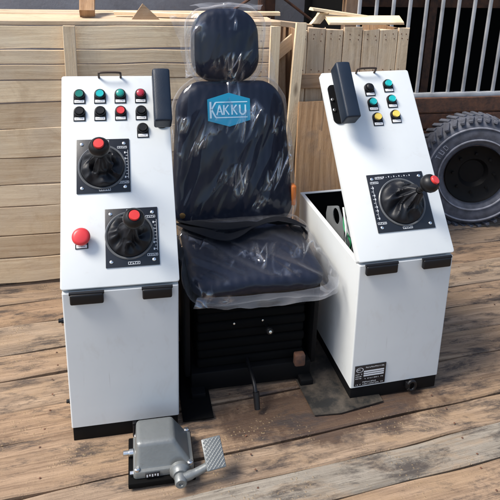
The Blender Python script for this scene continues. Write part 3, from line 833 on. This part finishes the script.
bm = bmesh.new()
tube(bm, smooth_path([(.055, -.120, .042), (.095, -.113, .048), (.140, -.104, .060), (.168, -.096, .070)], 5), [.0155] * 5 + [.0135] * 11, 12)
arm = finish('lever_arm', bm, 'cast', ped)
# ribbed foot plate: a thick tile tilted up towards the back
Mx = Matrix.Translation((.166, -.082, .090)) @ Euler((R(34), R(-3), R(6)), 'XYZ').to_matrix().to_4x4()
bm = bmesh.new(); box(bm, -.033, .033, -.050, .050, -.005, .005, .004, Mx, 2)
for i in range(-8, 9):
    for sg in (-1, 1):
        p0 = Vector((0, i * .0125, .0052)); d = Vector((1, sg * .9, 0)).normalized()
        # clip the diagonal ribs to the plate
        ts = [t for t in [k * .002 - .08 for k in range(81)] if abs((p0 + d * t).x) < .030 and abs((p0 + d * t).y) < .047]
        if len(ts) > 3: tube(bm, [Mx @ (p0 + d * ts[0]), Mx @ (p0 + d * ts[-1])], .0016, 6)
finish('foot_plate', bm, 'cast', ped, angle=35)
bm = bmesh.new(); fyv = -.0868
box(bm, -.062, -.014, -.0885, -.084, .029, .047, .0008); tg = finish('type_plate', bm, 'plate', ped)
bm = bmesh.new()
for i in range(5): box(bm, -.058 + i * .0088, -.0535 + i * .0088, -.0892, -.0887, .033 + .003 * (i % 2), .043, 0)
finish('plate_lettering', bm, 'mark', tg)
bm = bmesh.new(); Ms = Matrix.Translation((-.008, -.0595, .068)) @ Euler((R(58), 0, 0)).to_matrix().to_4x4()
box(bm, -.024, .020, -.006, .006, 0, .0015, .0003, Ms); finish('label_sticker', bm, 'label', ped)

# ------------------------------------------------------------------ deck and surroundings
bm = bmesh.new()
ang = .080; Ld = Vector((math.cos(ang), math.sin(ang), 0)); Wd = Vector((-math.sin(ang), math.cos(ang), 0))
ys = [-1.35, -1.16, -.98, -.80, -.62, -.463, -.323, -.184, .056, .22, .41, .58, .80, 1.0, 1.2, 1.42, 1.64, 1.86, 2.1]
tn = [.4, .5, .2, .3, .15, .95, .30, .12, .08, .3, .2, .45, .1, .3, .4, .2, .3, .3, .3]
for i, (a, b) in enumerate(zip(ys, ys[1:])):
    c0 = Vector((-1.9, a - 1.9 * ang, -.04)); w = b - a - .007
    up = .004 * ((i * 7) % 3) / 2
    board(bm, c0 + Vector((0, 0, up)), Ld * 5.6, Wd * w, Vector((0, 0, .040 - .004)), tone=tn[i], seg=110, jit=.005, bev=.006, ends=.01)
dk = finish('deck', bm, 'deck', angle=30)
def deck_nails():
    pts = []
    for a, b in zip(ys, ys[1:]):
        for x_ in (-.62, -.10, .62, 1.42, 2.1):
            for f_ in (.22, .76): pts.append((x_ + random.uniform(-.01, .01), a + (b - a) * f_ + ang * x_ , .0015))
    return pts
tag(dk, kind='structure')
bm = bmesh.new(); bmesh.ops.create_grid(bm, x_segments=8, y_segments=8, size=15)
tag(finish('ground', bm, 'earth', loc=(0, 0, -.06)), kind='structure')

def nails(o, pts, r=.0032, axis=(0, -1, 0)):
    bm = bmesh.new()
    bm.from_mesh(o.data); n0 = len(bm.faces)
    for p in pts:
        p = Vector(p) + Vector((random.uniform(-.006, .006), 0, random.uniform(-.006, .006)) if axis[1] else (random.uniform(-.01, .01), random.uniform(-.008, .008), 0))
        lathe(bm, [(r, 0), (r * .9, .0012), (0, .0014)], p, axis, 8)
    bm.faces.ensure_lookup_table()
    for f_ in bm.faces[n0:]: f_.material_index = 1
    o.data.materials.append(M['rust']); bm.to_mesh(o.data); bm.free()

nails(dk, deck_nails(), .004, (0, 0, 1))
# wooden crate behind the left console and the seat
cr = empty('wooden_crate', (.14, 1.15, 0), (0, 0, 0), 'big pale crate of horizontal boards behind the left console and the seat', 'crate', 'wooden crates')
X0, X1 = -1.05, .875
bm = bmesh.new(); z = .02
hs = [.15, .13, .16, .12, .14, .15, .13, .11, .075, .072, .110]; tones = [.5, .2, .4, .6, .3, .6, .25, .85, .45, .75, 1.0]
for h_, tn_ in zip(hs, tones):
    board(bm, (X0, .0, z), (X1 - X0, 0, 0), (0, random.uniform(-.004, .004), h_ - random.uniform(.003, .009)), (0, -.018, 0), tn_, seg=24, jit=.004); z += h_
fw = finish('front_wall', bm, 'wood', cr)
npts = []; zz = .02
for h_ in hs:
    for x_ in (X1 - .09, X1 - .018, .49, .60, -.98): npts += [(x_, -.0195, zz + h_ * .25), (x_ + .01, -.0195, zz + h_ * .75)]
    zz += h_
nails(fw, npts)
ztop = z
bm = bmesh.new(); board(bm, (X0, -.0185, ztop - .0), (X1 - X0 + .01, 0, 0), (0, .085, 0), (0, 0, .020), .55, seg=20)
y = .071
for k in range(6):
    board(bm, (X0, y, ztop + .0), (X1 - X0, random.uniform(-.01, .01), 0), (0, .088, 0), (0, 0, .016 + .002 * (k % 2)), random.uniform(.3, .9), seg=14); y += .094
finish('lid', bm, 'wood_grey', cr)
for (sx, x_) in ((1, X1 - .018), (-1, X0)):
    bm = bmesh.new(); z = .02
    for h_ in hs: board(bm, (x_, .02, z), (0, .60, 0), (0, 0, h_ - .005), (.018, 0, 0), seg=8); z += h_
    finish('side_wall', bm, 'wood', cr)
for (x_, lean, w_, t_) in ((-.175, .0, .055, .45), (.825, .0, .050, .75), (-.95, .0, .07, .5), (.52, .01, .06, .6)):
    bm = bmesh.new(); top = ztop + (.028 if lean > .03 else -.001)
    x0 = x_ + (lean if lean > .03 else 0)
    board(bm, (x0 + .25 * (lean > .03), -.0375, .02), (x_ - x0 - .25 * (lean > .03), 0, top - .02), (w_, 0, 0), (0, -.019, 0), t_, seg=12)
    finish('cleat', bm, 'wood' if t_ > .4 else 'wood_brown', cr)
# splintered offcuts lying on the crate
def scrap(o, L, Wv, T, mat, label, tone=.8, group='loose wood on the crates'):
    bm = bmesh.new(); board(bm, (0, 0, 0), L, Wv, T, tone, seg=10, jit=.003, ends=.012)
    ob = finish('wood_offcut', bm, mat, loc=o); tag(ob, label, 'wood scrap', group); return ob
zt = ztop + .021
scrap((.20, 1.36, zt + .005), (.46, -.10, .0), (.01, .045, .0), (0, 0, .018), 'wood', 'thin pale slat lying diagonally on the crate behind the left console', .9)
scrap((.03, 1.30, zt + .002), (.0, .30, .12), (.075, 0, 0), (0, -.02, .035), 'wood_brown', 'brown wood block sticking up at the back of the left crate', .4)
bm = bmesh.new(); a = [bm.verts.new((x, y_, z_)) for y_ in (0, .03) for x, z_ in ((0, 0), (.135, 0), (.055, .075))]
for f_ in ((0, 1, 2), (3, 5, 4), (0, 3, 4, 1), (1, 4, 5, 2), (2, 5, 3, 0)): bm.faces.new([a[k] for k in f_])
uvl = bm.loops.layers.uv.verify()
for fc in bm.faces:
    for lpp in fc.loops: lpp[uvl].uv = (lpp.vert.co.x * .5, lpp.vert.co.z)
tag(finish('wood_offcut', bm, 'wood_grey', loc=(.285, 1.20, zt)), 'grey triangular offcut standing on the crate behind the left console', 'wood scrap', 'loose wood on the crates')
scrap((.60, 1.38, zt + .002), (.50, .04, .0), (0, .06, 0), (0, 0, .02), 'wood', 'pale slat lying on the crate right behind the headrest', .7)

# crate behind the right console
cr2 = empty('wooden_crate', (1.12, 1.15, 0), (0, 0, 0), 'weathered crate of upright boards behind the right console', 'crate', 'wooden crates')
bm = bmesh.new(); x = .0; ws = [.052, .10, .098, .105, .098, .105, .066]; to = [.9, .25, .45, .5, .62, .8, .7]
for w_, tn_ in zip(ws, to):
    zb = random.uniform(-.012, .004)
    board(bm, (x, 0, .30), (.0, 0, 1.055 + zb), (w_ - .004, 0, 0), (0, -.018, 0), tn_, seg=12, jit=.0022, ends=.012); x += w_
XR = x; fw = finish('front_wall', bm, 'wood_grey', cr2)
npts = []; xx = 0
for w_ in ws:
    for z_ in (1.325, 1.30, 1.14): npts += [(xx + w_ * .3, -.0195, z_), (xx + w_ * .75, -.0195, z_ - .006)]
    xx += w_
nails(fw, npts)
bm = bmesh.new(); board(bm, (-.005, -.0185, 1.045), (.50, 0, .0), (0, 0, .075), (0, -.020, 0), .5, seg=10)
finish('cross_rail', bm, 'wood_brown', cr2)
bm = bmesh.new(); board(bm, (.02, .03, 1.10), (.0, .012, .225), (.05, 0, 0), (0, -.004, 0), .4, seg=4)
finish('inner_board', bm, 'wood_brown', cr2)
bm = bmesh.new(); board(bm, (-.06, -.040, .60), (.035, 0, .785), (.055, 0, 0), (0, -.022, 0), .98, seg=12)
finish('cleat', bm, 'wood', cr2)
bm = bmesh.new(); board(bm, (.0, .60, .30), (XR, 0, 0), (0, 0, .95), (0, .018, 0), .4, seg=10)
finish('back_wall', bm, 'wood_brown', cr2)
for x_ in (.0, XR - .018):
    bm = bmesh.new()
    for k in range(5): board(bm, (x_, .004 + k * .118, .30), (0, 0, 1.04), (0, .114, 0), (.018, 0, 0), .3, seg=8)
    finish('side_wall', bm, 'wood_brown', cr2)
bm = bmesh.new(); board(bm, (0, 0, .0), (0, 0, .30), (.08, 0, 0), (0, .6, 0), .3); board(bm, (XR - .08, 0, .0), (0, 0, .30), (.08, 0, 0), (0, .6, 0), .3)
finish('skid', bm, 'wood_brown', cr2)
# brown boards leaning low against it
lean_g = 'brown boards leaning on the right crate'
for (x_, w_, tn_, lb) in ((1.075, .135, .55, 'reddish brown board leaning low on the right crate next to the seat'), (1.215, .15, .75, 'reddish brown board leaning behind the right console lid'), (1.37, .16, .6, 'reddish brown board almost hidden behind the right console')):
    bm = bmesh.new(); board(bm, (0, 0, 0), (.075 if x_ < 1.2 else .045, .22, .98), (w_, 0, 0), (0, .016, -.003), tn_, seg=12, jit=.003)
    tag(finish('leaning_board', bm, 'wood_brown', loc=(x_ - .02, .86, .0)), lb, 'board', lean_g)
zt2 = 1.365
scrap((1.22, 1.22, zt2 + .068), (.50, .02, -.060), (.0, .050, 0), (0, 0, .016), 'wood', 'long pale splintered slat slanting down across the right crate top', .95)
scrap((1.30, 1.17, zt2), (.42, .0, .004), (0, .075, .030), (0, -.004, .014), 'wood', 'pale broken slat along the front top edge of the right crate', .85)
scrap((1.23, 1.26, zt2 - .005), (.05, .0, .060), (0, .04, 0), (.05, 0, 0), 'wood', 'short pale block under the slanting slat on the right crate', .8)
scrap((1.31, 1.36, zt2 + .03), (.30, .10, -.03), (0, .06, 0), (0, 0, .016), 'wood_grey', 'greyish slat lying behind the slanting slat', .7)
scrap((.90, 1.30, 1.365), (.36, .02, -.045), (0, .06, 0), (0, 0, .03), 'wood_grey', 'weathered plank bridging the gap between the two crates', .4)
scrap((1.02, 1.22, 1.24), (.12, .03, .085), (.02, 0, -.07), (0, .02, 0), 'wood', 'pale plank slanting in the gap between the two crates', .7)
scrap((1.035, 1.26, 1.20), (.05, .02, -.9), (.06, 0, 0), (0, .02, 0), 'wood_grey', 'upright plank deep in the gap between the two crates', .35)

# rendered wall at the back with steel post and thin braces
bm = bmesh.new(); box(bm, -5, 2.2, 3.02, 3.2, -.05, 3.4, .01)
tag(finish('back_wall', bm, 'wall'), 'grey rendered wall behind the wooden crates', 'wall')
bm = bmesh.new(); box(bm, 1.30, 1.345, 2.78, 2.86, -.05, 2.9, .004); box(bm, 1.355, 1.44, 2.84, 2.88, -.05, 2.9, .004)
tag(finish('steel_post', bm, 'rust'), 'dark rusty post in front of the grey wall behind the headrest', 'post')
for (p, q, lb) in (((1.34, 2.8, 1.47), (.95, 2.8, 1.22), 'thin dark brace left of the rusty post'), ((1.44, 2.8, 1.44), (2.05, 2.8, 1.02), 'thin dark brace sloping down right of the rusty post')):
    bm = bmesh.new(); p, q = Vector(p), Vector(q); tube(bm, [p + (p - q) * .8, q + (q - p) * .4], .011, 8)
    tag(finish('brace_rod', bm, 'rust'), lb, 'brace', 'thin braces on the rusty post')
# old timber frame standing left of the barred opening
fr = empty('timber_frame', (1.72, 1.95, 0), label='dark brown timber frame at the edge of the barred opening', cat='frame')
bm = bmesh.new(); board(bm, (-.03, 0, 0), (0, 0, 2.3), (.09, 0, 0), (0, .07, 0), .2, seg=6); finish('upright', bm, 'wood_brown', fr)
bm = bmesh.new(); board(bm, (-.24, .01, 1.475), (.22, 0, .0), (0, 0, .03), (0, .04, 0), .5, seg=4); finish('crosspiece', bm, 'wood_brown', fr)
# barred grille
gr = empty('barred_grille', (1.78, 1.84, 0), label='off white vertical bar grille in front of the dark opening on the right', cat='grille')
for k in range(15):
    bm = bmesh.new(); x = -.04 + k * .118
    box(bm, x - .011, x + .011, -.008, .008, .835, 2.35, .003); finish('bar', bm, 'bar', gr)
for z_, nm in ((.80, 'rail'), (2.35, 'rail')):
    bm = bmesh.new(); box(bm, -.08, 1.75, -.018, .018, z_ - .01, z_ + .036, .004); finish(nm, bm, 'bar', gr)
bm = bmesh.new(); box(bm, -.06, 1.75, -.03, .10, .0, .785, .01); finish('plinth_wall', bm, 'rust', gr)
# ledge of brown timber in front of the plinth
bm = bmesh.new()
for k, (z_, tn_) in enumerate(((.715, .5), (.60, .3), (.48, .6), (.36, .4), (.24, .3), (.12, .5))):
    board(bm, (0, 0, z_), (1.6, 0, 0), (0, 0, .10), (0, -.03, 0), tn_, seg=10, jit=.003)
tag(finish('plank_barrier', bm, 'rust', loc=(1.80, 1.79, 0)), 'dark brown planks stacked under the barred grille', 'planks')
# room behind the bars, its unlit darkness put into black walls
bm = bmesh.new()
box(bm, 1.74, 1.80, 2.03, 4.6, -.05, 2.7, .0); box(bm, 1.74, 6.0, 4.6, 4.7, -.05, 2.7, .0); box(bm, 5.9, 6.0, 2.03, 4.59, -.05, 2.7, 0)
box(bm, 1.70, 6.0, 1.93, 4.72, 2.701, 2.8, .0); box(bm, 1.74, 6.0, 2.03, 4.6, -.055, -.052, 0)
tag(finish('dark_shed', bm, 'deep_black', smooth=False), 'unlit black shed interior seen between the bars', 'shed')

for (x0, x1, y0, y1, z0, z1, nm, lb) in ((2.1, 5.2, 3.4, 3.5, 1.30, 1.38, 'shelf_beam', 'dim brown beam across the dark shed behind the bars'), (3.05, 3.13, 3.3, 3.38, 0, 2.6, 'shed_post', 'dim brown post inside the dark shed behind the bars')):
    bm = bmesh.new(); box(bm, x0, x1, y0, y1, z0, z1, .004)
    tag(finish(nm, bm, 'rust'), lb, 'beam' if 'beam' in nm else 'post')

# tyre right of the right console
ty = empty('tyre', (2.50, 1.52, .0), (0, 0, R(-14)), 'dusty grey tyre standing upright to the right of the right console', 'tyre')
bm = bmesh.new(); r0 = .37
lathe(bm, [(.20, -.085), (.235, -.105), (.29, -.115), (.335, -.105), (.36, -.085), (.37, -.05), (.372, 0), (.37, .05), (.36, .085), (.335, .105), (.29, .115), (.235, .105), (.20, .085), (.195, 0), (.20, -.085)], (0, 0, r0), (0, -1, 0), 72)
finish('carcass', bm, 'tyre', ty)
bm = bmesh.new()
for k in range(44):
    a = 2 * math.pi * k / 44
    for s_ in (-1, 1):
        mt = Matrix.Translation((0, 0, r0)) @ Matrix.Rotation(a + s_ * .03, 4, 'Y') @ Matrix.Translation((0, s_ * .065, .371)) @ Matrix.Rotation(s_ * .4, 4, 'Z')
        box(bm, -.014, .014, -.05, .05, -.010, .010, .003, mt, 1)
finish('tread', bm, 'tyre', ty)
bm = bmesh.new()
for rr_ in (.245, .325):
    lathe(bm, [(rr_ - .004, .108), (rr_ - .003, .118), (rr_ + .003, .118), (rr_ + .004, .106)], (0, 0, r0), (0, -1, 0), 72)
GL = (((-.012, .012, .013, .018), (-.0025, .0025, -.018, .013)),                                   # worn raised marks: T, U, D
      ((-.012, -.007, -.018, .018), (.007, .012, -.018, .018), (-.007, .007, -.018, -.013)),
      ((-.012, -.007, -.018, .018), (.006, .011, -.013, .013), (-.007, .006, .013, .018), (-.007, .006, -.018, -.013)))
for k in range(3):
    mt = Matrix.Translation((0, 0, r0)) @ Matrix.Rotation(R(-66 + k * 8), 4, 'Y') @ Matrix.Translation((0, -.1155, .287))
    for (xa, xb, za, zb) in GL[k]: box(bm, xa, xb, -.002, .002, za, zb, 0, mt)
finish('sidewall_marking', bm, 'tyre_pale', ty)
bm = bmesh.new(); lathe(bm, [(0, .03), (.08, .03), (.10, .06), (.17, .065), (.198, .085), (.20, .095), (.196, .10)], (0, 0, r0), (0, -1, 0), 48)
for k in range(8):
    a = 2 * math.pi * k / 8
    lathe(bm, [(.010, 0), (.010, .014), (0, .015)], (.135 * math.cos(a), -.062, r0 + .135 * math.sin(a)), (0, -1, 0), 6)
finish('rim', bm, 'black_steel', ty)

# ------------------------------------------------------------------ camera
cam = bpy.data.cameras.new('camera'); co = bpy.data.objects.new('camera', cam); col.objects.link(co)
yaw, pitch, roll, f = -.215819844, -.318153350, .0257707017, 573.780639
fw = Vector((-math.sin(yaw) * math.cos(pitch), math.cos(yaw) * math.cos(pitch), math.sin(pitch)))
rt = Vector((math.cos(yaw), math.sin(yaw), 0)); up = rt.cross(fw)
r2 = rt * math.cos(roll) + up * math.sin(roll); u2 = -rt * math.sin(roll) + up * math.cos(roll)
mw = Matrix((r2, u2, -fw)).transposed().to_4x4(); mw.translation = Vector((.24187855, -1.73531638, 1.67031206))
co.matrix_world = mw
cam.sensor_width = 36; cam.lens = 36 * f / 500
cam.shift_x = 2.23067659 / 500; cam.shift_y = -99.1259429 / 500
cam.clip_end = 200; cam.clip_start = .05
scn.camera = co

# ------------------------------------------------------------------ light: bright overcast daylight from the upper left
w = bpy.data.worlds.new('World'); scn.world = w; w.use_nodes = True
nt = w.node_tree; nt.nodes.clear()
sky = nt.nodes.new('ShaderNodeTexSky'); sky.sky_type = 'NISHITA'; sky.sun_disc = False
S = Vector((-.58, -.05, .82)).normalized()
sky.sun_elevation = math.asin(S.z); sky.sun_rotation = math.atan2(S.x, S.y)
sky.air_density = 1.0; sky.dust_density = 2.0; sky.ozone_density = .6
bg = nt.nodes.new('ShaderNodeBackground'); bg.inputs[1].default_value = .10
ou = nt.nodes.new('ShaderNodeOutputWorld'); nt.links.new(sky.outputs[0], bg.inputs[0]); nt.links.new(bg.outputs[0], ou.inputs[0])
sun = bpy.data.lights.new('sun', 'SUN'); sun.energy = 2.2; sun.angle = R(22); sun.color = (1, .95, .87)
so = bpy.data.objects.new('sun', sun); col.objects.link(so); so.rotation_euler = (-S).to_track_quat('-Z', 'Y').to_euler()
so.location = (-2, -1, 4)
scn.view_settings.view_transform = 'Standard'; scn.view_settings.look = 'None'
scn.view_settings.exposure = 1.22; scn.view_settings.gamma = 1
scn.cycles.max_bounces = 8; scn.cycles.transparent_max_bounces = 24
scn.cycles.use_denoising = True
